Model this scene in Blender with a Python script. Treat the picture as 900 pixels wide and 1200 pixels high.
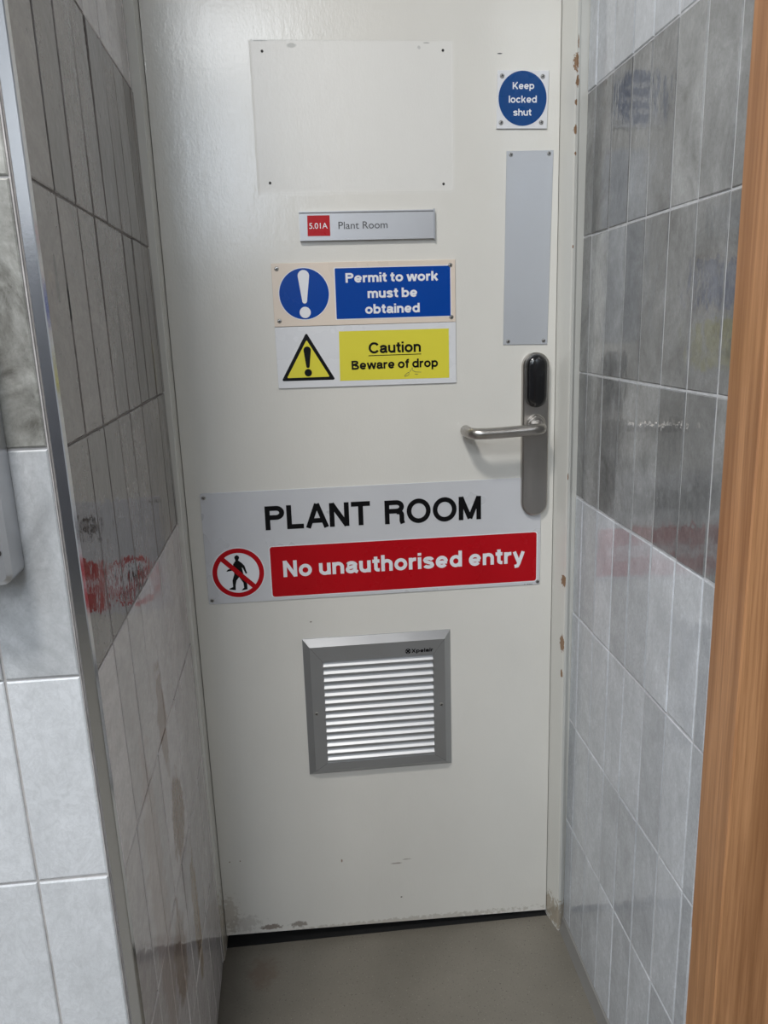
import bpy, math, random
from mathutils import Vector, Matrix
random.seed(7)
S = bpy.context.scene
for o in list(bpy.data.objects): bpy.data.objects.remove(o)
COL = S.collection
ZF = .0472

# ------------------------------------------------------------------ camera
YAW, PITCH, ROLL = .0966, .2315, -.0309
cy, sy, cp, sp, cr, sr = math.cos(YAW), math.sin(YAW), math.cos(PITCH), math.sin(PITCH), math.cos(ROLL), math.sin(ROLL)
f = Vector((sy*cp, cy*cp, -sp)); rt = Vector((cy, -sy, 0)); up = rt.cross(f)
a = cr*rt + sr*up; b = cr*up - sr*rt
cam = bpy.data.cameras.new('camera'); co = bpy.data.objects.new('camera', cam); COL.objects.link(co)
M = Matrix((a, b, -f)).transposed().to_4x4(); M.translation = Vector((.2163, -1.3674, 1.1882))
co.matrix_world = M
cam.sensor_fit = 'HORIZONTAL'; cam.sensor_width = 36; cam.lens = 936.8/900*36; cam.clip_start = .01
S.camera = co

# ------------------------------------------------------------------ light
W = bpy.data.worlds.new('world'); S.world = W; W.use_nodes = True
W.node_tree.nodes['Background'].inputs[0].default_value = (.8, .88, 1, 1)
W.node_tree.nodes['Background'].inputs[1].default_value = .3
S.view_settings.view_transform = 'Standard'; S.view_settings.look = 'None'
S.view_settings.exposure = .06; S.view_settings.gamma = 1; S.view_settings.use_curve_mapping = False
def area(name, loc, sx, sy_, e, col, rot=(0, 0, 0)):
    l = bpy.data.lights.new(name, 'AREA'); l.shape = 'RECTANGLE'; l.size = sx; l.size_y = sy_; l.energy = e; l.color = col
    o = bpy.data.objects.new(name, l); o.location = loc; o.rotation_euler = rot; COL.objects.link(o); return o
area('ceiling_lamp', (-.15, -1.25, 2.47), .22, .22, 24, (1, .97, .93))
area('ceiling_lamp', (-.05, -2.7, 2.47), .6, .6, 24, (.92, .96, 1))
area('ceiling_lamp', (-1.1, -2.0, 2.47), .6, .6, 24, (.88, .94, 1))
area('rear_window', (-.10, -3.27, 2.02), .24, .75, 7.5, (.72, .84, 1), (math.radians(90), 0, 0))

# ------------------------------------------------------------------ materials
def mat(name, col=(.8, .8, .8), rough=.5, metal=0, coat=0, spec=.5):
    m = bpy.data.materials.new(name); m.use_nodes = True
    p = m.node_tree.nodes['Principled BSDF']
    p.inputs['Base Color'].default_value = (*col, 1); p.inputs['Roughness'].default_value = rough
    p.inputs['Metallic'].default_value = metal; p.inputs['Coat Weight'].default_value = coat
    p.inputs['Specular IOR Level'].default_value = spec
    return m
class N:
    """small node-building helper"""
    def __init__(s, m): s.m = m; s.t = m.node_tree; s.p = s.t.nodes['Principled BSDF']; s.pos = s.t.nodes.new('ShaderNodeNewGeometry').outputs['Position']
    def n(s, k, **kw):
        x = s.t.nodes.new(k)
        for q, v in kw.items(): setattr(x, q, v)
        return x
    def set(s, sock, v):
        if hasattr(v, 'links') or hasattr(v, 'is_output'): s.t.links.new(v, sock)
        else: sock.default_value = v
    def math(s, op, x, y=0, clamp=False):
        q = s.n('ShaderNodeMath', operation=op, use_clamp=clamp); s.set(q.inputs[0], x); s.set(q.inputs[1], y); return q.outputs[0]
    def scale(s, v, sc):
        q = s.n('ShaderNodeVectorMath', operation='MULTIPLY'); s.set(q.inputs[0], v); q.inputs[1].default_value = sc; return q.outputs[0]
    def add(s, v, w):
        q = s.n('ShaderNodeVectorMath', operation='ADD'); s.set(q.inputs[0], v); s.set(q.inputs[1], w); return q.outputs[0]
    def noise(s, sc=(1, 1, 1), det=4, rough=.55, off=(0, 0, 0), out='Fac', dist=0, vec=None):
        q = s.n('ShaderNodeTexNoise'); q.inputs['Scale'].default_value = 1; q.inputs['Detail'].default_value = det
        q.inputs['Roughness'].default_value = rough; q.inputs['Distortion'].default_value = dist
        s.t.links.new(s.add(s.scale(vec or s.pos, sc), off), q.inputs['Vector']); return q.outputs[out]
    def ramp(s, x, lo, hi, a_=0., b_=1.):
        q = s.n('ShaderNodeMapRange'); q.clamp = True; s.set(q.inputs['Value'], x)
        for k, v in zip(('From Min', 'From Max', 'To Min', 'To Max'), (lo, hi, a_, b_)): q.inputs[k].default_value = v
        return q.outputs[0]
    def mix(s, fac, x, y, mode='MIX'):
        q = s.n('ShaderNodeMix', data_type='RGBA', blend_type=mode); s.set(q.inputs[0], fac)
        for i, v in ((6, x), (7, y)):
            if isinstance(v, tuple): v = (*v, 1) if len(v) == 3 else v
            s.set(q.inputs[i], v)
        return q.outputs[2]
    def blob(s, c, r, jag=.35, nsc=60, soft=.25):
        """1 inside an ellipsoid at c with radii r, ragged edge"""
        d = s.add(s.pos, tuple(-v for v in c)); d = s.scale(d, tuple(1/v for v in r))
        q = s.n('ShaderNodeVectorMath', operation='LENGTH'); s.t.links.new(d, q.inputs[0])
        nz = s.noise((nsc,)*3, 3); v = s.math('ADD', q.outputs['Value'], s.math('MULTIPLY', s.math('SUBTRACT', nz, .5), jag*4))
        return s.ramp(v, 1, 1-soft, 0, 1)
    def bump(s, h, strength=.2, dist=.001, prev=None):
        q = s.n('ShaderNodeBump'); q.inputs['Strength'].default_value = strength; q.inputs['Distance'].default_value = dist
        s.t.links.new(h, q.inputs['Height'])
        if prev: s.t.links.new(prev, q.inputs['Normal'])
        return q.outputs[0]
    def base(s, v): s.set(s.p.inputs['Base Color'], v)
    def rough(s, v): s.set(s.p.inputs['Roughness'], v)
    def normal(s, v): s.set(s.p.inputs['Normal'], v)

def tile_mat(name, c1, c2, var, rough, bump, stains=(), contrast=(.35, .65), ys=1., ior=1.5):
    m = mat(name, c1, rough); n = N(m); n.p.inputs['IOR'].default_value = ior
    big = n.ramp(n.noise((16, 16*ys, 12), 7, .68, dist=.6), *contrast)
    fine = n.noise((150, 150*ys, 110), 5, .7, dist=1.2)
    c = n.mix(big, c1, c2)
    c = n.mix(n.ramp(fine, .3, .7, 0, .42), c, tuple(v*.62 for v in c1))
    vein = n.math('ABSOLUTE', n.math('SUBTRACT', n.noise((34, 34*ys, 26), 6, .72, (3, 1, 7), dist=1.5), .5))
    c = n.mix(n.ramp(vein, 0, .05, .32, 0), c, tuple(v*.6 for v in c2))
    oi = n.n('ShaderNodeObjectInfo').outputs['Random']
    g = n.ramp(oi, 0, 1, 1-var, 1+var)
    cc = n.n('ShaderNodeCombineColor'); [n.t.links.new(g, cc.inputs[i]) for i in range(3)]
    c = n.mix(1., c, cc.outputs[0], 'MULTIPLY')
    for (ctr, r, col, k) in stains:
        c = n.mix(n.math('MULTIPLY', n.blob(ctr, r, .3, 40, .3), k), c, col)
    n.base(c)
    n.rough(n.ramp(fine, .3, .75, rough*.75, rough*1.5))
    h1 = n.noise((30, 30*ys, 16), 3, .6, (9, 2, 4)); h2 = n.noise((110, 110*ys, 60), 3, .6)
    n.normal(n.bump(h2, bump*.5, .0008, n.bump(h1, bump*.7, .003)))
    return m
def grout_mat(name, col):
    m = mat(name, col, .85); n = N(m); z = n.noise((60, 60, 60), 5)
    n.base(n.mix(n.ramp(z, .3, .7), col, tuple(v*.72 for v in col))); n.normal(n.bump(n.noise((300,)*3, 3), .4, .0006)); return m
def plain(name, col, rough=.4, metal=0, amt=.08, sc=(8, 8, 8), bump=0, bsc=(300, 300, 300), coat=0, spec=.5):
    m = mat(name, col, rough, metal, coat, spec); n = N(m); z = n.noise(sc, 5)
    n.base(n.mix(n.ramp(z, .3, .7), col, tuple(v*(1-amt) for v in col)))
    n.rough(n.ramp(n.noise(sc, 4, .6, (5, 5, 5)), .3, .7, rough*.85, rough*1.15))
    if bump: n.normal(n.bump(n.noise(bsc, 3), bump, .0005))
    return m

BROWN = (.24, .145, .085)
left_stains = [((.01, -.325, .51), (.2, .055, .075), BROWN, .8), ((.01, -.36, .68), (.2, .03, .09), BROWN, .6),
               ((.01, -.42, .36), (.2, .05, .08), BROWN, .6), ((.01, -.27, .30), (.2, .03, .13), (.36, .26, .16), .7),
               ((.01, -.5, .50), (.2, .05, .25), (.42, .33, .29), .45)]
T_LIGHT_R = tile_mat('light_grey_tile', (.46, .48, .51), (.66, .69, .73), .15, .07, .5, contrast=(.3, .7))
T_DARK_R = tile_mat('dark_grey_tile', (.16, .163, .162), (.40, .41, .415), .42, .055, .6, contrast=(.3, .7))
T_LIGHT_L = tile_mat('light_tile_left', (.56, .53, .53), (.76, .73, .735), .12, .06, .6, left_stains, ys=.5, ior=1.65)
T_DARK_L = tile_mat('dark_tile_left', (.150, .134, .125), (.28, .252, .238), .24, .045, .6,
                    [((.01, -.60, 1.235), (.2, .006, .022), (.03, .028, .03), .9), ((.01, -.565, 1.215), (.2, .004, .02), (.03, .028, .03), .9)], ys=.5, ior=1.7)
T_LIGHT_F = tile_mat('light_tile_front', (.56, .575, .59), (.73, .745, .77), .05, .3, .35, contrast=(.25, .75))
T_MID_F = tile_mat('mid_tile_front', (.36, .37, .38), (.60, .615, .63), .05, .3, .4)
T_DARK_F = tile_mat('dark_tile_front', (.12, .115, .10), (.46, .46, .43), .08, .3, .45, contrast=(.38, .62))
G_LIGHT = grout_mat('light_grout', (.62, .63, .65)); G_DARK = grout_mat('dark_grout', (.30, .28, .27)); G_MID = grout_mat('mid_grout', (.50, .48, .47))
STEEL = plain('brushed_steel', (.50, .475, .445), .33, 1, .18, (30, 30, 5), .25, (900, 900, 60))
CHROME = plain('polished_trim', (.56, .57, .59), .18, 1, .12, (20, 20, 4), .05)
ALU = plain('anodised_aluminium', (.42, .43, .445), .38, .85, .06, (10, 10, 10), .1, (80, 80, 900))
ALU_LIT = plain('lit_aluminium', (.86, .87, .88), .4, .3, .05, (10, 10, 10))  # vent aluminium with the ceiling light on the slat tops put into its colour
PLATE = plain('satin_aluminium_plate', (.53, .55, .58), .42, .35, .07, (5, 5, 3), .12, (50, 50, 600))
LABEL = plain('silver_label', (.50, .51, .53), .38, .4, .05, (8, 8, 8))
BLACK = plain('black_plastic', (.008, .008, .009), .16, 0, .1, coat=.3)
GAP_SHADE = plain('painted_shade', (.006, .006, .006), .9)
SCREW = plain('screw_metal', (.50, .49, .47), .35, .9, .2, (200, 200, 200)); DARK = plain('dark_recess', (.025, .024, .022), .6)
WHITE_SIGN = plain('white_sign_plastic', (.72, .73, .75), .28, 0, .04)
CREAM_SIGN = plain('cream_sign_plastic', (.74, .64, .54), .3, 0, .05)
BLUE = plain('blue_print', (.001, .055, .33), .25, 0, .05, spec=.2); BLUE2 = plain('blue_print_deep', (.001, .055, .22), .28, 0, .08, spec=.2)
YELLOW = plain('yellow_print', (.74, .67, .06), .3, 0, .05, spec=.3); RED = plain('red_print', (.46, .004, .010), .28, 0, .1, spec=.2)
INK = plain('black_print', (.004, .004, .005), .35, spec=.2); WHITE_INK = plain('white_print', (.80, .81, .84), .35); GREY_INK = plain('grey_print', (.09, .09, .095), .4)
def sign_metal():
    m = mat('plant_room_sign_metal', (.6, .62, .64), .3, .15); n = N(m)
    c = n.mix(n.ramp(n.noise((6, 6, 9), 5), .3, .7), (.62, .63, .655), (.66, .67, .69)); n.base(c)
    n.rough(n.ramp(n.noise((9, 9, 9), 3), .3, .7, .26, .34)); n.normal(n.bump(n.noise((10, 10, 12), 1), .12, .001)); return m
SIGN_METAL = sign_metal()
def paint(name, col, dirt=(), holes=(), patch=False, chip=None, rough=.2):
    m = mat(name, col, rough); n = N(m)
    c = n.mix(n.ramp(n.noise((5, 5, 3), 4), .3, .7), col, tuple(v*.94 for v in col))
    for (ctr, r, cc, k, jag) in dirt: c = n.mix(n.math('MULTIPLY', n.blob(ctr, r, jag, 130, .4), k), c, cc)
    if chip:
        for (ctr, r) in chip: c = n.mix(n.blob(ctr, r, .28, 220, .15), c, (.26, .15, .08))
    h1 = n.noise((60, 60, 22), 3, .55); h2 = n.noise((320, 320, 160), 2)
    if patch:
        sx_ = n.n('ShaderNodeSeparateXYZ'); n.t.links.new(n.pos, sx_.inputs[0]); X, Z = sx_.outputs[0], sx_.outputs[2]
        e = n.math('MULTIPLY', n.math('MULTIPLY', n.ramp(X, .163, .167), n.ramp(X, .482, .476)), n.math('MULTIPLY', n.ramp(Z, 1.39, 1.40), n.ramp(Z, 1.617, 1.614)))
        c = n.mix(n.math('MULTIPLY', e, .3), c, (.76, .76, .75)); n.rough(n.ramp(e, 0, 1, rough, .33))
        hh = n.math('SUBTRACT', n.math('MULTIPLY', h1, .8), n.math('MULTIPLY', e, .8)); n.normal(n.bump(h2, .22, .0006, n.bump(hh, .25, .0012)))
    else: n.normal(n.bump(h2, .12, .0005, n.bump(h1, .22, .0012)))
    n.base(c); return m
GRIME = (.16, .12, .09)
PAINT = paint('cream_white_gloss_paint', (.72, .705, .655), dirt=[
    ((.10, 0, .036), (.022, .1, .007), GRIME, .8, .5), ((.155, 0, .036), (.020, .1, .007), GRIME, .7, .5), ((.045, 0, .05), (.04, .1, .02), GRIME, .22, .7), ((.33, 0, .020), (.33, .1, .008), (.30, .26, .2), .4, .7),
    ((.02, 0, .07), (.02, .1, .045), (.34, .28, .21), .4, .8), ((.352, 0, .153), (.012, .1, .002), GRIME, .6, .3), ((.372, 0, .160), (.010, .1, .0016), GRIME, .5, .3),
    ((.2278, 0, 1.6085), (.0085, .1, .004), (.33, .33, .29), 1, .15), ((.438, 0, 1.6125), (.006, .1, .0012), (.3, .29, .27), 1, .15),
    ((.426, 0, 1.606), (.003, .1, .003), (.42, .41, .38), 1, .2), ((.18, 0, 1.615), (.014, .1, .001), (.34, .33, .3), 1, .2),
    ((.555, 0, 1.5975), (.005, .1, .0012), (.08, .08, .08), 1, .1), ((.21, 0, .668), (.0025, .1, .0015), (.2, .17, .14), .9, .1),
    ((.05, 0, .19), (.0015, .1, .0015), (.2, .12, .07), 1, .1), ((.03, 0, .19), (.0015, .1, .0015), (.2, .12, .07), 1, .1),
    ((.245, 0, .17), (.002, .1, .004), (.25, .15, .1), .8, .2), ((.36, 0, .075), (.0025, .1, .0015), (.1, .08, .06), 1, .1)], patch=True)
FRAME_PAINT = paint('white_frame_paint', (.69, .685, .64), dirt=[((.67, -.02, .03), (.04, .1, .035), (.28, .22, .14), .7, .6), ((.0, -.02, .05), (.04, .1, .09), (.32, .26, .19), .6, .6)],
    chip=[((.6655, -.035, 1.573), (.0035, .02, .018)), ((.667, -.035, 1.545), (.0035, .02, .012)), ((.6655, -.035, 1.515), (.002, .02, .008)), ((.6655, -.035, 1.475), (.0025, .02, .010)), ((.667, -.035, 1.60), (.0015, .02, .012)),
          ((.6645, -.035, .73), (.002, .02, .012)), ((.6645, -.035, .61), (.002, .02, .018)), ((.6645, -.035, .55), (.001, .02, .01)), ((.6655, -.035, 1.30), (.0015, .02, .004)), ((.666, -.035, .92), (.001, .02, .01)), ((.666, -.035, 1.44), (.002, .02, .004))])
WALL = paint('white_wall_paint', (.72, .73, .74), rough=.5)
def floor_mat():
    m = mat('speckled_vinyl', (.2, .19, .17), .42); n = N(m)
    c = n.mix(n.ramp(n.noise((4, 4, 4), 5), .3, .7), (.205, .187, .155), (.15, .137, .112))
    sp1 = n.ramp(n.noise((260, 260, 260), 2), .64, .69); sp2 = n.ramp(n.noise((300, 300, 300), 2, .5, (9, 9, 9)), .66, .71)
    c = n.mix(n.math('MULTIPLY', sp1, .7), c, (.05, .045, .04)); c = n.mix(n.math('MULTIPLY', sp2, .5), c, (.34, .32, .28))
    c = n.mix(n.math('MULTIPLY', n.blob((.085, -.075, 0), (.035, .045, .1), .4, 60, .6), .5), c, (.12, .075, .05))
    c = n.mix(n.math('MULTIPLY', n.blob((.02, -.10, 0), (.05, .3, .1), .3, 30, .8), .5), c, (.09, .082, .07))  # shade along the left wall painted into the floor colour
    n.base(c); n.normal(n.bump(n.noise((500,)*3, 2), .15, .0004)); return m
FLOOR = floor_mat()
def wood_mat():
    m = mat('orange_brown_wood', (.4, .2, .1), .42); n = N(m)
    d = n.noise((3, 3, .5), 3, .5, out='Color'); v = n.add(n.pos, n.scale(d, (.05, .05, .05)))
    g1 = n.noise((42, 42, 1.3), 5, .6, vec=v); g2 = n.noise((260, 260, 5), 3, .6, (2, 2, 2), vec=v); g3 = n.noise((900, 900, 25), 2, .6, (6, 2, 2))
    c = n.mix(n.ramp(g1, .32, .68), (.27, .12, .046), (.58, .30, .14))
    c = n.mix(n.ramp(g2, .45, .7, 0, .55), c, (.24, .10, .038)); c = n.mix(n.ramp(g3, .55, .75, 0, .3), c, (.18, .08, .035))
    n.base(c); n.normal(n.bump(g2, .15, .0006)); return m
WOOD = wood_mat()

# ------------------------------------------------------------------ builders
def root(name, loc, label=None, cat=None, group=None, kind=None):
    o = bpy.data.objects.new(name, None); o.empty_display_size = .05; COL.objects.link(o); o.location = loc; tag(o, label, cat, group, kind); return o
def tag(o, label=None, cat=None, group=None, kind=None):
    for k, v in (('label', label), ('category', cat), ('group', group), ('kind', kind)):
        if v: o[k] = v
    return o
def top(o):
    while o.parent: o = o.parent
    return o
class G:
    """collects geometry in world coordinates, builds ONE mesh object"""
    def __init__(s): s.V = []; s.F = []; s.I = []
    def add(s, V, F, mi=0): k = len(s.V); s.V += [tuple(v) for v in V]; s.F += [tuple(i+k for i in q) for q in F]; s.I += [mi]*len(F); return s
    def box(s, x0, x1, y0, y1, z0, z1, mi=0):
        return s.add([(x, y, z) for x in (x0, x1) for y in (y0, y1) for z in (z0, z1)], [(0, 1, 3, 2), (4, 6, 7, 5), (0, 4, 5, 1), (2, 3, 7, 6), (0, 2, 6, 4), (1, 5, 7, 3)], mi)
    def prism(s, P, y0, y1, mi=0, bev=0):
        """P: (x,z) outline, back at y0, front at y1 (<y0); bev insets the front rim"""
        n = len(P); A = sum(P[i][0]*P[(i+1) % n][1]-P[(i+1) % n][0]*P[i][1] for i in range(n))
        if A < 0: P = P[::-1]
        if bev:
            Q = inset(P, bev); L = [(P, y0), (P, y1+bev*(1 if y1 < y0 else -1)), (Q, y1)]
        else: L = [(P, y0), (P, y1)]
        V = [(x, y, z) for R_, y in L for x, z in R_]; F = []
        for k in range(len(L)-1): F += [(k*n+i, k*n+(i+1) % n, (k+1)*n+(i+1) % n, (k+1)*n+i) for i in range(n)]
        F.append(tuple((len(L)-1)*n+i for i in range(n))); F.append(tuple(range(n))[::-1])
        return s.add(V, F, mi)
    def flat(s, P, y, mi=0): return s.add([(x, y, z) for x, z in P], [tuple(range(len(P)))], mi)
    def tube(s, P, r, seg=16, mi=0, caps=True):
        P = [Vector(p) for p in P]; n = len(P); R_ = r if isinstance(r, (list, tuple)) else [r]*n
        t0 = (P[1]-P[0]).normalized(); u = t0.orthogonal().normalized(); V = []; F = []
        for i in range(n):
            t = (P[min(i+1, n-1)]-P[max(i-1, 0)]).normalized(); u = (u-t*u.dot(t)).normalized(); w = t.cross(u)
            V += [P[i]+R_[i]*(math.cos(2*math.pi*k/seg)*u+math.sin(2*math.pi*k/seg)*w) for k in range(seg)]
        for i in range(n-1): F += [(i*seg+k, i*seg+(k+1) % seg, (i+1)*seg+(k+1) % seg, (i+1)*seg+k) for k in range(seg)]
        if caps: F += [tuple(range(seg))[::-1], tuple((n-1)*seg+k for k in range(seg))]
        return s.add(V, F, mi)
    def build(s, name, mats, parent=None, smooth=False, label=None, cat=None, kind=None, group=None, origin=None):
        me = bpy.data.meshes.new(name)
        o0 = Vector(top(parent).location) if parent else Vector(origin or (0, 0, 0))
        me.from_pydata([tuple(Vector(v)-o0) for v in s.V], [], s.F)
        for m in (mats if isinstance(mats, (list, tuple)) else [mats]): me.materials.append(m)
        me.polygons.foreach_set('material_index', s.I); me.update()
        import bmesh
        bm = bmesh.new(); bm.from_mesh(me); bmesh.ops.recalc_face_normals(bm, faces=bm.faces); bm.to_mesh(me); bm.free()
        if smooth: me.shade_smooth(); me.set_sharp_from_angle(angle=math.radians(38))
        o = bpy.data.objects.new(name, me); COL.objects.link(o)
        if parent: o.parent = parent
        else: o.location = o0
        return tag(o, label, cat, group, kind)
def inset(P, d):
    n = len(P); Q = []
    for i in range(n):
        p0, p, p1 = (Vector(P[i-1]), Vector(P[i]), Vector(P[(i+1) % n])); e0 = (p-p0).normalized(); e1 = (p1-p).normalized()
        n0 = Vector((-e0.y, e0.x)); n1 = Vector((-e1.y, e1.x)); m_ = n0+n1; m_ = m_/max(m_.dot(n0), .3) if m_.length > 1e-6 else n0
        q = p+m_*d; Q.append((q.x, q.y))
    return Q
def rrect(x0, x1, z0, z1, r, n=5):
    P = []
    for cx, cz, a0 in ((x1-r, z1-r, 0), (x0+r, z1-r, 90), (x0+r, z0+r, 180), (x1-r, z0+r, 270)):
        P += [(cx+r*math.cos(math.radians(a0+90*k/n)), cz+r*math.sin(math.radians(a0+90*k/n))) for k in range(n+1)]
    return P
def ell(cx, cz, rx, rz, n=48, a0=0, a1=360):
    full = abs(a1-a0) >= 360; m_ = n if full else n+1
    return [(cx+rx*math.cos(math.radians(a0+(a1-a0)*k/n)), cz+rz*math.sin(math.radians(a0+(a1-a0)*k/n))) for k in range(m_)]
_k = [0]
def ribbon(g, P, w, y, mi=0, closed=False, wide=None):
    """flat band of width w along P in the plane y"""
    P = [Vector(p) for p in P]; P = [p for i, p in enumerate(P) if i == 0 or (p-P[i-1]).length > 1e-7]; n = len(P); L = []; R_ = []
    for i in range(n):
        if closed: d0 = (P[i]-P[i-1]).normalized(); d1 = (P[(i+1) % n]-P[i]).normalized()
        else:
            d0 = (P[i]-P[i-1]).normalized() if i else (P[1]-P[0]).normalized(); d1 = (P[i+1]-P[i]).normalized() if i < n-1 else d0
        n0 = Vector((-d0.y, d0.x)); n1 = Vector((-d1.y, d1.x)); m_ = (n0+n1); m_ = m_/max(m_.dot(n0), .35)
        L.append(P[i]+m_*w/2); R_.append(P[i]-m_*w/2)
    _k[0] = (_k[0]+1) % 12; yy = y-_k[0]*4e-6
    V = [(p.x, yy, p.y) for p in L]+[(p.x, yy, p.y) for p in R_]
    F = [(i, (i+1) % n, n+(i+1) % n, n+i) for i in range(n if closed else n-1)]
    g.add(V, F, mi)

# stroke lettering: cap height 1, x-height .73
def A_(cx, cy_, rx, ry, a0, a1, n=14): return ell(cx, cy_, rx, ry, n, a0, a1) if abs(a1-a0) < 360 else ell(cx, cy_, rx, ry, 28)
def glyph(ch, s):
    h = s/2; X = .73; c = X/2; ry = c-h+.015; o = lambda w: ('o', ell(w/2, c, w/2-h, ry, 28))
    st = lambda x, a_=0, b_=1: [(x, a_), (x, b_)]
    if ch == 'o': return .76, [o(.76)]
    if ch in 'bdpq':
        x = h if ch in 'bp' else .74-h; e = ('o', ell(.37, c, .37-h, ry, 28))
        return .74, [e, st(x, 0, 1) if ch in 'bd' else st(x, -.27, X)]
    if ch == 'n' or ch == 'h':
        return .68, [st(h, 0, 1 if ch == 'h' else X), [(h, .42)]+A_(.34, .43, .34-h, X+.015-h-.43, 180, 0)+[(.68-h, 0)]]
    if ch == 'm':
        r = (1.03-s)/4
        return 1.03, [st(h, 0, X), [(h, .42)]+A_(h+r, .45, r, X+.015-h-.45, 180, 0)+[(h+2*r, 0)], [(h+2*r, .42)]+A_(h+3*r, .45, r, X+.015-h-.45, 180, 0)+[(h+4*r, 0)]]
    if ch == 'u': return .68, [st(.68-h, 0, X), [(h, X)]+A_(.34, .30, .34-h, .30+.015-h, 180, 360)+[(.68-h, .31)]]
    if ch == 'r': return .44, [st(h, 0, X), [(h, .38)]+A_(.38, .40, .38-h, X+.005-h-.40, 180, 90)+[(.44, X+.005-h)]]
    if ch == 'i': return s, [st(h, 0, X), st(h, .83, 1)]
    if ch == 'l': return s, [st(h)]
    if ch == 't': return .42, [[(.20, .93)]+[(.20, .22)]+A_(.20+.13, .22, .13, .22-h, 180, 270, 6)+[(.42, h-.005)], [(0, X-h*.75), (.42, X-h*.75)]]
    if ch == 'f': return .42, [[(.19, 0), (.19, .78)]+A_(.19+.14, .78, .14, .22-h, 180, 90, 6)+[(.42, 1-h)], [(0, X-h*.75), (.41, X-h*.75)]]
    if ch == 'e': return .74, [[(.74-h*.6, c-.02)]+A_(.37, c, .37-h, ry, 0, 322, 26), [(h, c-.02), (.74-h*.6, c-.02)]]
    if ch == 'c': return .72, [A_(.37, c, .37-h, ry, 38, 322, 24)]
    if ch == 'a':
        x = .66-h
        return .70, [[(.09, .50)]+A_(.34, .47, .25, X+.015-h-.47, 170, 20, 10)+[(x, .42), (x, .14), (.70, .05)], [(x, .41), (.40, .385)]+A_(.30, .225, .30-h, .225-h+.015, 100, 290, 12)+[(.5, .16), (x, .26)]]
    if ch == 's': return .66, [[(.66-h, .52)]+A_(.33, .53, .33-h-.01, X+.015-h-.53, 5, 180, 9)+[(.16, .45), (.33, .38), (.50, .32)]+A_(.33, .205, .33-h, .205-h+.015, 20, -172, 9)]
    if ch == 'w': return 1.02, [[(.07, X), (.27, 0)], [(.27, 0), (.51, X)], [(.51, X), (.75, 0)], [(.75, 0), (.95, X)]]
    if ch == 'y': return .70, [[(.08, X), (.36, .03)], [(.62, X), (.36, -.02), (.28, -.17), (.10, -.20)]]
    if ch == 'k': return .70, [st(h), [(.58, X), (.17, .28)], [(.30, .42), (.60, 0)]]
    if ch == 'P': return .78, [st(h), [(h, 1-h), (.46, 1-h)]+A_(.46, .71, .32-h, .29-h, 90, -90, 12)+[(h, .42+h)]]
    if ch == 'R': return .84, [st(h), [(h, 1-h), (.50, 1-h)]+A_(.50, .72, .32-h, .28-h, 90, -90, 12)+[(h, .44+h)], [(.50, .50)]+A_(.58, .36, .82-h-.58, .14, 90, 0, 6)+[(.82-h, .12), (.86-h, 0)]]
    if ch == 'L': return .68, [st(h), [(h, h), (.68, h)]]
    if ch == 'A': return .92, [[(.085, 0), (.46, 1)], [(.835, 0), (.46, 1)], [(.20, .30), (.72, .30)]]
    if ch == 'N': return .80, [st(h), st(.80-h), [(h, .97), (.80-h, .03)]]
    if ch == 'T': return .78, [st(.39), [(0, 1-h), (.78, 1-h)]]
    if ch == 'O': return 1.02, [('o', ell(.51, .5, .51-h, .5-h+.02, 32))]
    if ch == 'C': return .94, [A_(.51, .5, .51-h, .5-h+.02, 35, 325, 26)]
    if ch == 'M': return .96, [st(h), st(.96-h), [(h, .98), (.48, .06)], [(.96-h, .98), (.48, .06)]]
    if ch == 'K': return .86, [st(h), [(.74, 1), (.16, .34)], [(.33, .56), (.76, 0)]]
    if ch == 'B': return .82, [st(h), [(h, 1-h), (.46, 1-h)]+A_(.46, .755, .30-h, .245-h, 90, -90, 10)+[(h, .51)], [(h, .52), (.48, .52)]+A_(.48, .27, .34-h, .27-h, 90, -90, 10)+[(h, h)]]
    if ch == 'X': return .86, [[(.10, 0), (.76, 1)], [(.10, 1), (.76, 0)]]
    return .3, []
def lettering(text, x0, x1, base, cap, y, m, parent, s=.215, gap=.075, space=.36, xk=.73, name='lettering'):
    cur = 0; items = []
    for i, ch in enumerate(text):
        if ch == ' ': cur += space-gap; continue
        w, st = glyph(ch, s)
        g_ = gap if ch not in 'AwyT' else gap*.5
        items.append((cur, st)); cur += w+g_
    width = cur-gap; kx = (x1-x0)/width; g = G()
    for ox, st in items:
        for q in st:
            cl = q[0] == 'o'; P = q[1] if cl else q
            ribbon(g, [((ox+px), pz) for px, pz in P], s, 0, closed=cl)
    g.V = [(x0+v[0]*kx, y+v[1], base+v[2]*cap) for v in g.V]
    return g.build(name, m, parent)
def font_text(text, x0, x1, base, cap, y, m, parent, off=0., name='lettering'):
    t = bpy.data.curves.new(name, 'FONT'); t.body = text; t.offset = off; o = bpy.data.objects.new(name, t); COL.objects.link(o)
    bpy.context.view_layer.update(); me = bpy.data.meshes.new_from_object(o); bpy.data.objects.remove(o)
    xs = [v.co.x for v in me.vertices]; a0, a1 = min(xs), max(xs); kz = cap/.70
    g = G(); g.add([(x0+(v.co.x-a0)*(x1-x0)/(a1-a0), y, base+v.co.y*kz) for v in me.vertices], [tuple(p.vertices) for p in me.polygons]); return g.build(name, m, parent)
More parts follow.
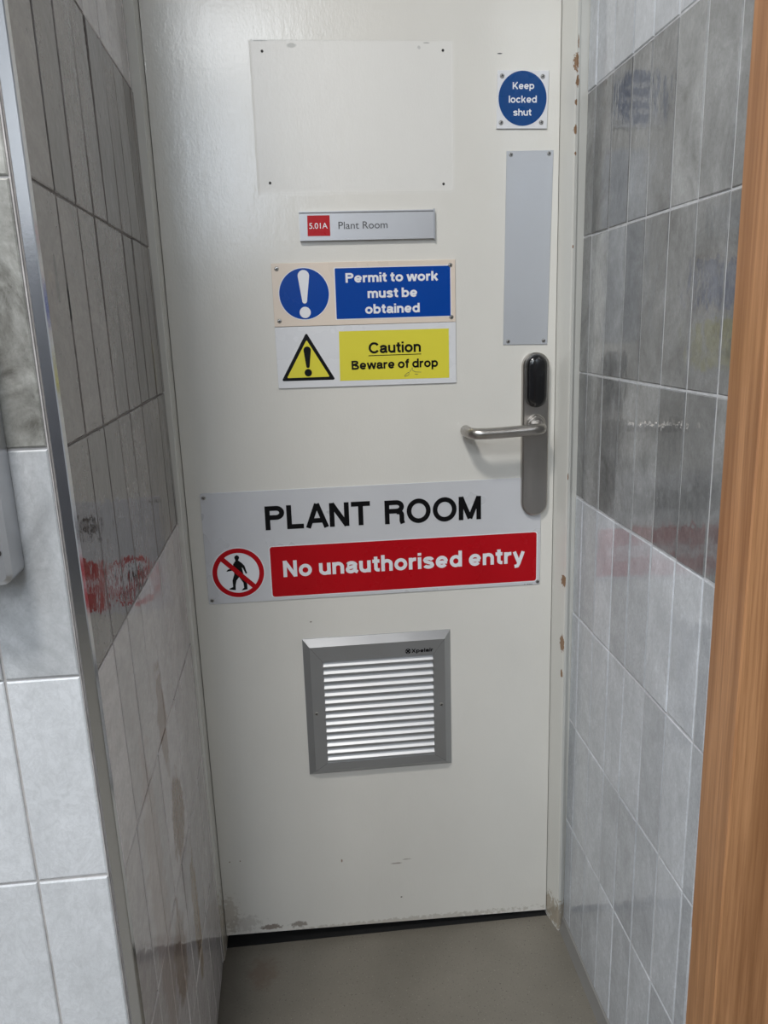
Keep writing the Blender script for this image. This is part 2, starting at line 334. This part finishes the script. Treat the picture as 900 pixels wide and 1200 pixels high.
def screw(parent, x, z, y, r=.0046, name='screw', ang=.4):
    g = G(); n = 14
    V = [(x, y-.0014, z)]+[(x+r*.7*math.cos(6.2832*k/n), y-.0011, z+r*.7*math.sin(6.2832*k/n)) for k in range(n)]+[(x+r*math.cos(6.2832*k/n), y+.0004, z+r*math.sin(6.2832*k/n)) for k in range(n)]
    F = [(0, 1+k, 1+(k+1) % n) for k in range(n)]+[(1+k, 1+n+k, 1+n+(k+1) % n, 1+(k+1) % n) for k in range(n)]
    g.add(V, F)
    for q in (ang, ang+math.pi/2):
        dx, dz = math.cos(q)*r*.62, math.sin(q)*r*.62; ribbon(g, [(x-dx, z-dz), (x+dx, z+dz)], r*.28, y-.0016, 1)
    return g.build(name, [SCREW, DARK], parent)

# ------------------------------------------------------------------ the setting
XL0, AL, BL = .0001, -.0191, -.0126; XR0, AR, BR = .6822, .0143, .0044
def XL(y, z): return XL0+AL*(y+.3)+BL*(z+ZF-1)
def XR(y, z): return XR0+AR*(y+.3)+BR*(z+ZF-1)
G().box(-1.9, 2.3, -3.3, .3, -.06, 0).build('floor', FLOOR, kind='structure', label='grey-brown speckled vinyl floor in front of the door', cat='floor')
G().box(-1.9, 2.3, -3.3, .3, 2.5, 2.56).build('ceiling', WALL, kind='structure', label='white ceiling above the door recess', cat='ceiling')
def tiled_wall(name, face, cols, rows, matfn, grout, thick, label, gaps=.0012, proud=.0020):
    """face(u, z, out) -> world point; cols, rows: joint positions"""
    u0, u1, z0, z1 = min(cols), max(cols), 0, 2.5
    g = G(); uu = (u0, u1) if face('u') == 0 else (u0, u1)
    V = [face(u, z, o_) for u in uu for z in (z0, z1) for o_ in (-thick, 0)]
    g.add(V, [(0, 1, 3, 2), (4, 6, 7, 5), (0, 4, 5, 1), (2, 3, 7, 6), (0, 2, 6, 4), (1, 5, 7, 3)])
    w = g.build(name, grout, kind='structure', label=label, cat='wall', origin=face((u0+u1)/2, 0, 0))
    for ci in range(len(cols)-1):
        for ri in range(len(rows)-1):
            a0, a1 = sorted(cols[ci:ci+2]); b0, b1 = rows[ri:ri+2]
            j = lambda q: random.uniform(-q, q)
            a0 += gaps+j(.0003); a1 -= gaps+j(.0003); b0 += gaps+j(.0004); b1 -= gaps+j(.0004); bv = .0014
            base = proud+j(.0003); tu, tz = j(.0003), j(.0005)
            P0 = [(a0, b0), (a1, b0), (a1, b1), (a0, b1)]; P1 = [(a0+bv, b0+bv), (a1-bv, b0+bv), (a1-bv, b1-bv), (a0+bv, b1-bv)]
            sg = [(-1, -1), (1, -1), (1, 1), (-1, 1)]
            V = [face(u, z, 0) for u, z in P0]+[face(u, z, base-.0009+s_[0]*tu+s_[1]*tz) for (u, z), s_ in zip(P0, sg)]+[face(u, z, base+s_[0]*tu+s_[1]*tz) for (u, z), s_ in zip(P1, sg)]
            F = [(4*k+i, 4*k+(i+1) % 4, 4*k+4+(i+1) % 4, 4*k+4+i) for k in (0, 1) for i in range(4)]+[(8, 9, 10, 11)]
            G().add(V, F).build('tile', matfn(ci, ri), w)
    return w
def fL(u, z=None, o_=0): return 0 if u == 'u' else (XL(u, z)+o_, u, z)
def fR(u, z=None, o_=0): return 0 if u == 'u' else (XR(u, z)-o_, u, z)
YF = -.643
def fF(u, z=None, o_=0): return 1 if u == 'u' else (u+BL*(z+ZF-1), YF-o_, z)
rowsR = [.0235, .2439, .4548, .6692, .8828, 1.0977, 1.3152, 1.5314, 1.747, 1.963, 2.179, 2.395, 2.5]
colsR = [-.034, -.0735, -.146, -.2185, -.2845, -.3575, -.4315, -.507, -.5365]
rowsL = [.012, .2296, .4441, .6586, .8746, 1.0904, 1.3133, 1.5356, 1.751, 1.966, 2.181, 2.396, 2.5]
colsL = [-.035, -.0565, -.114, -.1865, -.2535, -.3405, -.4120, -.489, -.566, -.6405]
dk = lambda ri: 4 <= ri <= 6
tiled_wall('wall_left', fL, colsL, rowsL, lambda c, r: T_DARK_L if dk(r) else T_LIGHT_L, G_DARK, .05, 'left wall of the recess in narrow upright glazed tiles, brown stained low down')
tiled_wall('wall_right', fR, colsR, rowsR, lambda c, r: T_DARK_R if dk(r) else T_LIGHT_R, G_LIGHT, .05, 'right wall of the recess in narrow upright grey glazed tiles with pale grout', .0015, .0013)
tiled_wall('wall_front', fF, [-.0055-.0006]+[-.0745-.0728*k for k in range(7)], rowsL,
           lambda c, r: T_DARK_F if r in (5, 6) else (T_MID_F if r == 4 else T_LIGHT_F), G_MID, .05, 'left-hand tiled wall facing the camera beside the metal corner trim')
G().box(-1.9, -.51, YF, YF+.05, 0, 2.5).build('wall_front_left', WALL, kind='structure', label='plain painted wall left of the tiled wall', cat='wall')
# corner trim between left reveal and front wall
g = G(); V = []; F = []
prof = [(-.0055, .004), (-.0055, -.0035), (-.0045, -.0050), (.0050, -.0052), (.0060, -.0044), (.0062, .004)]
zs = [0, .5, 1, 1.5, 2, 2.5]
for z in zs: V += [(px+.0026+BL*(z+ZF-1), YF+py, z) for px, py in prof]
n_ = len(prof)
for k in range(len(zs)-1): F += [(k*n_+i, k*n_+(i+1) % n_, (k+1)*n_+(i+1) % n_, (k+1)*n_+i) for i in range(n_)]
g.add(V, F).build('trim_1', CHROME, kind='structure', label='shiny metal corner trim where the two left tiled walls meet', cat='trim', smooth=True)
# low grey cove strip along the right wall
g = G(); V = []
for y in (-.034, -.5355): V += [(XR(y, 0)-.0, y, 0), (XR(y, 0)-.012, y, 0), (XR(y, 0)-.009, y, .007), (XR(y, 0)-.004, y, .022), (XR(y, 0), y, .0235)]
g.add(V, [(i, i+1, i+6, i+5) for i in range(4)]+[(0, 1, 2, 3, 4), (9, 8, 7, 6, 5), (0, 5, 9, 4)]).build('baseboard_right', plain('grey_cove', (.22, .215, .205), .35), kind='structure', label='thin grey cove strip at the foot of the right tiled wall', cat='baseboard', smooth=True)
# room behind the camera
G().box(-1.95, -1.9, -3.3, .3, 0, 2.5).build('wall_far_left', WALL, kind='structure', label='far left room wall', cat='wall')
G().box(2.3, 2.35, -3.3, .3, 0, 2.5).build('wall_far_right', WALL, kind='structure', label='far right room wall', cat='wall')
G().box(-1.9, 2.3, -3.35, -3.3, 0, 2.5).build('wall_rear', WALL, kind='structure', label='room wall behind the camera', cat='wall')
G().box(-1.9, 2.3, -3.3, -3.28, .0, 1.55).build('reflection_panel', plain('reflection_panel_dark', (.09, .09, .10), .4), kind='structure', label='added dark grey panel, unseen behind the camera, that darkens reflections', cat='trim')  # added unseen panel, darkens what the corner trim and signs reflect
G().box(.80, 2.3, -.60, -.55, 0, 2.5).build('wall_front_right', WALL, kind='structure', label='plain wall right of the wooden door post', cat='wall')
G().box(-.05, .75, 0, .1, 2.06, 2.5).build('wall_back', WALL, kind='structure', label='wall above the white door', cat='wall')

# ------------------------------------------------------------------ white door with its frame and lock
door = root('door_1', (.335, 0, 0), 'cream-white painted plant room door with signs, lever handle and vent', 'door', kind='structure')
dl = lambda z: .0071-.0049*(z+ZF-1); dr = lambda z: .6552-.0015*(z+ZF-1)
g = G(); V = []
T0, T1 = .0, .044
for y in (T0, T1): V += [(dl(0)+.0006, y, .0265), (dr(0)-.0006, y, .0115), (dr(2.03)-.0006, y, 2.03), (dl(2.03)+.0006, y, 2.03)]
g.add(V, [(0, 1, 2, 3), (7, 6, 5, 4), (0, 4, 5, 1), (1, 5, 6, 2), (2, 6, 7, 3), (3, 7, 4, 0)]).build('door_leaf', PAINT, door)
def jamb(P0, P1, z0=0, z1=2.06):
    g = G(); n = len(P0); g.add([(x, y, z0) for x, y in P0]+[(x, y, z1) for x, y in P1], [(i, (i+1) % n, n+(i+1) % n, n+i) for i in range(n)]+[tuple(range(n))[::-1], tuple(range(n, 2*n))]); return g
FD = -.037
for nm, d_, sgn in (('l', dl, -1), ('r', dr, 1)):
    def prof_(z):
        e = d_(z); w = XL(FD, z)-.001 if sgn < 0 else XR(FD, z)+.001
        if sgn < 0: return [(e-.0003, 0), (e-.0003, .06), (w-.05, .06), (w-.05, FD), (min(w, e-.004), FD), (e-.002, FD+.004)]
        return [(e+.0006, 0), (e+.0006, .06), (w+.05, .06), (w+.05, -.033), (w, -.033), (e+.0155, -.0445), (e+.0105, -.047), (e+.009, -.043)]
    jamb(prof_(0), prof_(2.06)).build('door_jamb', FRAME_PAINT, door)
G().box(dl(2.06)-.03, dr(2.06)+.03, FD, .06, 2.034, 2.06).build('door_head', FRAME_PAINT, door)
G().box(.004, .66, -.003, .30, .0002, .0012).box(-.04, .72, .06, .08, 0, 2.03).build('painted_gap_shade', GAP_SHADE, door)  # black sheets painted as the shade under and behind the door
for x, z in ((.1827, 1.6004), (.4639, 1.6019), (.1832, 1.4108), (.4624, 1.4057)):
    g = G(); P = ell(x, z, .0021, .0021, 12); P2 = ell(x, z, .0013, .0013, 12)
    g.add([(p[0], -.0004, p[1]) for p in P]+[(p[0], -.0012, p[1]) for p in P2], [(i, (i+1) % 12, 12+(i+1) % 12, 12+i) for i in range(12)]+[tuple(range(12, 24))]).build('screw_hole', DARK, door)
# lock plate
def stadium(cx, z0, z1, r, n=14):
    return [(cx+r*math.cos(math.radians(k*180/n)), z1-r+r*math.sin(math.radians(k*180/n))) for k in range(n+1)]+[(cx+r*math.cos(math.radians(180+k*180/n)), z0+r+r*math.sin(math.radians(180+k*180/n))) for k in range(n+1)]
lp = G().prism(stadium(.6178, .846, 1.1325, .0232), 0, -.0125, bev=.0022).build('lock_plate', STEEL, door, smooth=True, label='long round-ended brushed steel lock plate')
g = G(); P = stadium(.6165, 1.0395, 1.1290, .0185)
L = [(P, -.0122), (P, -.0195), (inset(P[::1], .003), -.0235), (inset(P, .009), -.0252)]
V = [(x, y, z) for R_, y in L for x, z in R_]; n_ = len(P)
g.add(V, [(k*n_+i, k*n_+(i+1) % n_, (k+1)*n_+(i+1) % n_, (k+1)*n_+i) for k in range(3) for i in range(n_)]+[tuple(3*n_+i for i in range(n_))]).build('card_reader', BLACK, lp, smooth=True, label='glossy black oval card reader')
def disc(cx, cz, r, y0, y1, bev, seg=32): return G().prism(ell(cx, cz, r, r, seg), y0, y1, bev=bev)
disc(.6178, 1.0105, .0165, -.012, -.0165, .0015).build('collar', STEEL, lp, smooth=True)
disc(.6178, 1.0105, .0128, -.0165, -.021, .0012).build('inner_ring', STEEL, lp, smooth=True)
P = [(.6178, -.018, 1.0085), (.6178, -.040, 1.0075)]
P += [(.6178-.020+.020*math.cos(math.radians(q)), -.040-.022*math.sin(math.radians(q)), 1.0072) for q in range(12, 91, 13)]
P += [(.59, -.062, 1.0065), (.55, -.062, 1.0045), (.520, -.062, 1.0038)]
P += [(.512-.0185*math.sin(math.radians(q)), -.0435-.0185*math.cos(math.radians(q)), 1.0040) for q in range(0, 91, 13)]
P += [(.4935, -.034, 1.0040), (.4935, -.013, 1.0040), (.4935, -.0105, 1.0040)]
g = G().tube(P, [.0095]*(len(P)-1)+[.008], 20)
g.build('lever_handle', STEEL, lp, smooth=True, label='curved brushed steel lever handle')

# ------------------------------------------------------------------ signs on the door
def panel(t, P, m, th, name='panel', bev=.0004): return G().prism(P, -.0001, -th, bev=bev).build(name, m, t)
def quad(*p): return list(p)
t = root('safety_sign', (.592, 0, 1.486), 'small square Keep locked shut sign, white lettering on a blue disc', 'sign')
panel(t, quad((.5492, 1.4872), (.6322, 1.4868), (.6346, 1.5722), (.5508, 1.5728)), WHITE_SIGN, .003)
G().flat(ell(.5916, 1.5315, .0393, .0405, 64), -.0032).build('blue_disc', BLUE2, t)
lettering('Keep', .5752, .6103, 1.5452, .0102, -.0034, WHITE_INK, t, s=.185)
lettering('locked', .5690, .6147, 1.5253, .0104, -.0034, WHITE_INK, t, s=.185)
lettering('shut', .5762, .6061, 1.5062, .0102, -.0034, WHITE_INK, t, s=.185)
for x, z in ((.5582, 1.5645), (.6244, 1.5635), (.5566, 1.4961), (.6228, 1.496)): screw(t, x, z, -.003, .0041)

t = root('finger_plate', (.603, 0, 1.145), 'tall blank satin metal plate screwed above the lever handle', 'plate')
panel(t, quad((.5620, 1.1467), (.6393, 1.1447), (.6445, 1.4548), (.5664, 1.4540)), PLATE, .0016)
for x, z in ((.5735, 1.4483), (.6370, 1.4494), (.5705, 1.1520), (.6325, 1.1515)): screw(t, x, z, -.0016, .0038)

t = root('room_name_sign', (.335, 0, 1.322), 'slim silver nameplate with red 5.01A square reading Plant Room', 'sign')
g = G(); prof = [(0, 1.3215), (-.0075, 1.3215), (-.0075, 1.3235), (-.006, 1.3240), (-.006, 1.3630), (-.0078, 1.3645), (-.0078, 1.3662), (0, 1.3662)]
n_ = len(prof); g.add([(.2262, y, z) for y, z in prof]+[(.4438, y, z) for y, z in prof], [(i, (i+1) % n_, n_+(i+1) % n_, n_+i) for i in range(n_)]+[tuple(range(n_))[::-1], tuple(range(n_, 2*n_))]).build('holder', LABEL, t)
G().box(.4438, .4462, -.008, 0, 1.3205, 1.3672).build('end_cap', ALU, t)
G().flat([(.2385, 1.3287), (.2750, 1.3285), (.2751, 1.3600), (.2392, 1.3602)], -.0062).build('red_square', RED, t)
font_text('5.01A', .2417, .2712, 1.3400, .0088, -.0064, WHITE_INK, t, .006)
font_text('Plant Room', .2887, .3685, 1.3388, .0112, -.0064, GREY_INK, t, .004)

t = root('mandatory_sign', (.327, 0, 1.188), 'cream sign reading Permit to work must be obtained on blue', 'sign')
panel(t, quad((.1770, 1.1880), (.4797, 1.1875), (.4800, 1.2880), (.1770, 1.2882)), CREAM_SIGN, .003)
G().flat(rrect(.2782, .4725, 1.1962, 1.2795, .001, 2), -.0032).build('white_edge', WHITE_INK, t)
G().flat(rrect(.2797, .4712, 1.1975, 1.2783, .0012, 2), -.0033).build('blue_field', BLUE, t)
G().flat(ell(.2281, 1.2393, .0418, .0418, 64), -.0032).build('white_ring', WHITE_INK, t)
G().flat(ell(.2281, 1.2393, .0406, .0406, 64), -.0033).build('blue_disc', BLUE, t)
def exclaim(cx, zt, zb, wt, wb, zd, rd, y, m, t):
    P = [(cx+wt/2*math.cos(math.radians(q)), zt-wt/2+wt/2*math.sin(math.radians(q))) for q in range(-5, 186, 10)]+[(cx+wb/2*math.cos(math.radians(q)), zb+wb/2+wb/2*math.sin(math.radians(q))) for q in range(180, 361, 20)]
    G().flat(P, y).flat(ell(cx, zd, rd, rd, 28), y-.00001).build('exclamation_mark', m, t)
exclaim(.2283, 1.2770, 1.2240, .0186, .0078, 1.2098, .0091, -.0036, WHITE_INK, t)
lettering('Permit to work', .2969, .4511, 1.2552, .0152, -.0036, WHITE_INK, t)
lettering('must be', .3324, .4154, 1.2300, .0152, -.0036, WHITE_INK, t)
lettering('obtained', .3275, .4189, 1.2048, .0152, -.0036, WHITE_INK, t)
for x, z in ((.1855, 1.2795), (.1854, 1.197), (.4716, 1.279), (.4726, 1.1952)): screw(t, x, z, -.003, .0041)

t = root('warning_sign', (.328, 0, 1.087), 'white and yellow Caution Beware of drop sign with warning triangle', 'sign')
panel(t, quad((.1775, 1.0870), (.4800, 1.0857), (.4800, 1.1870), (.1768, 1.1872)), WHITE_SIGN, .0028)
G().flat([(.2811, 1.0962), (.4677, 1.0946), (.4677, 1.1768), (.2824, 1.1776)], -.0030).build('yellow_field', YELLOW, t)
def rtri(A, B, C, r, n=5):
    P = []; T = [Vector(A), Vector(B), Vector(C)]
    for i in range(3):
        p = T[i]; u = (T[i-1]-p).normalized(); v = (T[(i+1) % 3]-p).normalized(); bis = (u+v).normalized(); th = math.acos(u.dot(v))/2; c_ = p+bis*(r/math.sin(th)); s0 = p+u*(r/math.tan(th))-c_; s1 = p+v*(r/math.tan(th))-c_
        a0 = math.atan2(s0.y, s0.x); a1 = math.atan2(s1.y, s1.x); d = (a1-a0+math.pi) % (2*math.pi)-math.pi
        P += [(c_.x+r*math.cos(a0+d*k/n), c_.y+r*math.sin(a0+d*k/n)) for k in range(n+1)]
    return P
G().flat(rtri((.2281, 1.1775), (.1832, 1.0990), (.2735, 1.0985), .0022), -.0030).build('triangle_border', INK, t)
G().flat(rtri((.2281, 1.1655), (.1925, 1.1040), (.2640, 1.1038), .0012), -.0032).build('triangle_field', YELLOW, t)
exclaim(.2283, 1.1548, 1.1195, .0122, .0058, 1.1117, .0062, -.0035, INK, t)
lettering('Caution', .3311, .4196, 1.1400, .0178, -.0034, INK, t, s=.20)
lettering('Beware of drop', .3014, .4485, 1.1140, .0148, -.0034, INK, t, s=.20)
g = G(); ribbon(g, [(.3305, 1.1362), (.4200, 1.1362)], .0011, -.0034); g.build('underline', INK, t)
g = G()
ribbon(g, [(.3905, 1.1005), (.395, 1.1050), (.3985, 1.1065), (.398, 1.1020), (.392, 1.0995), (.3905, 1.1010)], .0006, -.0034)
ribbon(g, [(.400, 1.1070), (.4045, 1.1140), (.405, 1.1090), (.410, 1.1065), (.4195, 1.1060)], .0006, -.0034); ribbon(g, [(.408, 1.103), (.414, 1.1025)], .0006, -.0034)
g.build('pen_scribble', GREY_INK, t)

t = root('plant_room_sign', (.333, 0, .713), 'wide metal PLANT ROOM No unauthorised entry sign with red panel', 'sign')
G().prism(rrect(.0325, .6322, .7134, .9140, .003, 3), -.0001, -.0022, bev=.0004).build('panel', SIGN_METAL, t)
G().flat(rrect(.1430, .6268, .7188, .8142, .0055, 4), -.00235).build('white_edge', WHITE_INK, t)
G().flat(rrect(.1450, .6250, .7205, .8126, .0045, 4), -.0025).build('red_panel', RED, t)
lettering('PLANT', .1406, .3222, .8433, .0428, -.0026, INK, t, s=.20, gap=.09)
lettering('ROOM', .3497, .5225, .8424, .0428, -.0026, INK, t, s=.20, gap=.09)
lettering('No unauthorised entry', .1665, .6010, .7562, .0300, -.0028, WHITE_INK, t, s=.21, gap=.10, space=.42)
cx, cz = .0879, .7690
G().flat(ell(cx, cz, .0466, .0466, 64), -.00235).build('white_disc', WHITE_INK, t)
man = [(.0828, .7968), (.0836, .7998), (.0874, .8017), (.0905, .7998), (.0913, .7963), (.0890, .7919), (.0952, .7866), (.0995, .7815), (.1032, .7673), (.1005, .7668), (.0965, .7768), (.0947, .7790), (.0965, .7670), (.0962, .7573), (.1019, .7484), (.1018, .7378), (.0917, .7364), (.0925, .7380), (.0960, .7410), (.0954, .7502), (.0888, .7612), (.0838, .7552), (.0818, .7470), (.0812, .7375), (.0701, .7395), (.0705, .7409), (.0770, .7437), (.0768, .7556), (.0805, .7665), (.0810, .7740), (.0672, .7722), (.0694, .7757), (.0796, .7793), (.0800, .7855), (.0844, .7915)]
G().flat(man, -.0026).build('walking_figure', INK, t)
g = G(); ribbon(g, ell(cx, cz, .0407, .0407, 64), .0083, -.0028, closed=True); q = math.radians(135)
ribbon(g, [(cx+.039*math.cos(q), cz+.039*math.sin(q)), (cx-.039*math.cos(q), cz-.039*math.sin(q))], .0085, -.0028); g.build('prohibition_ring', RED, t)
g = G(); ribbon(g, [(.603, .7148), (.6045, .7148)], .0012, -.0026); ribbon(g, [(.608, .7147), (.6105, .7147)], .0009, -.0026); ribbon(g, [(.611, .7147), (.618, .7147)], .0007, -.0026); g.build('small_print', GREY_INK, t)
for x, z in ((.0385, .9060), (.0385, .7205), (.6280, .7184)): screw(t, x, z, -.0022, .0040)

# ------------------------------------------------------------------ air vent
t = root('air_vent', (.328, 0, .364), 'square grey aluminium air vent grille low on the white door', 'vent')
X0, X1, Z0, Z1 = .1925, .4640, .3638, .6362; bx = .0125; Y1 = -.0145; ox0, ox1, oz0, oz1 = .2275, .4298, .3920, .5945
R0 = [(X0, Z0), (X1, Z0), (X1, Z1), (X0, Z1)]; R1 = inset(R0, .0015); R2 = inset(R0, bx); R3 = [(ox0, oz0), (ox1, oz0), (ox1, oz1), (ox0, oz1)]
g = G(); rings = [(R0, -.0001), (R0, -.002), (R2, Y1), (R3, Y1), (R3, -.001)]
g.add([(x, y, z) for R_, y in rings for x, z in R_], [(4*k+i, 4*k+(i+1) % 4, 4*k+4+(i+1) % 4, 4*k+4+i) for k in range(4) for i in range(4)]).build('frame', ALU, t)
G().box(ox0-.002, ox1+.002, -.0016, -.0004, oz0-.002, oz1+.002).build('backing_sheet', ALU, t)
for p, q in zip(R2, R3): g = G(); ribbon(g, [p, q], .0003, Y1-.00005); g.build('mitre_joint', DARK, t)
NS = 14; ph = (oz1-oz0)/NS
for k in range(NS):
    zb = oz0+k*ph; V = []
    for x in (ox0+.0002, ox1-.0002): V += [(x, -.0135, zb+.0002), (x, -.0135, zb+.0044), (x, -.0045, zb+.0132), (x, -.0045, zb+.0116)]
    g = G().add(V, [(0, 1, 2, 3), (7, 6, 5, 4), (1, 5, 6, 2), (2, 6, 7, 3), (3, 7, 4, 0)]); g.add([V[i] for i in (0, 4, 5, 1)], [(0, 1, 2, 3)], 1); g.build('louvre_slat', [ALU_LIT, ALU], t)  # sloping tops coloured as lit, front lip in the plain frame metal
for x in (.2116, .4440): screw(t, x, .4935, Y1, .0041)
lettering('Xpelair', .3900, .4298, .6010, .0072, Y1-.0003, INK, t, s=.22, gap=.08)
g = G(); ribbon(g, ell(.3835, .6045, .0046, .0046, 24), .0011, Y1-.0003, closed=True)
for q in (45, 135):
    q = math.radians(q); ribbon(g, [(.3835-.0042*math.cos(q), .6045-.0042*math.sin(q)), (.3835-.001*math.cos(q), .6045-.001*math.sin(q)), (.3835+.001*math.cos(q), .6045+.001*math.sin(q)), (.3835+.0042*math.cos(q), .6045+.0042*math.sin(q))], .0026, Y1-.0003)
g.build('round_emblem', INK, t)

# ------------------------------------------------------------------ wall unit cut by the left edge of the frame
t = root('wall_dispenser', (-.16, YF, .98), 'silver metal wall unit with dark slots at the left edge', 'dispenser')
yb, yf = YF-.0025, YF-.037
g = G(); P = rrect(-.30, -.0412, .9775, 1.225, .010, 5); g.prism(P, yb, yf, bev=.004); g.V = [(x+BL*(z-1)*1., y, z) for x, y, z in g.V]
g.build('cover', plain('dispenser_steel', (.55, .56, .58), .3, .8, .08, (12, 12, 12)), t, smooth=True)
for k in range(3):
    for j in range(6):
        g = G().flat(rrect(-.0765-.034*j, -.0462-.034*j-.0006*k, 1.0040+.0130*k, 1.0105+.0130*k, .0032, 4), yf-.0006); g.build('slot', DARK, t)

# ------------------------------------------------------------------ wooden door post on the right
t = root('door_2', (.74, -.57, 0), 'orange-brown wood door edge post standing at the right of the tiles', 'door', kind='structure')
g = G(); g.prism([(.6765, 0), (.800, 0), (.800, 2.5), (.6765, 2.5)], -.535, -.60, bev=.002); g.build('door_post', WOOD, t)
G().box(.7995, .86, -.615, -.56, 0, 2.5).build('door_lining', WOOD, t)
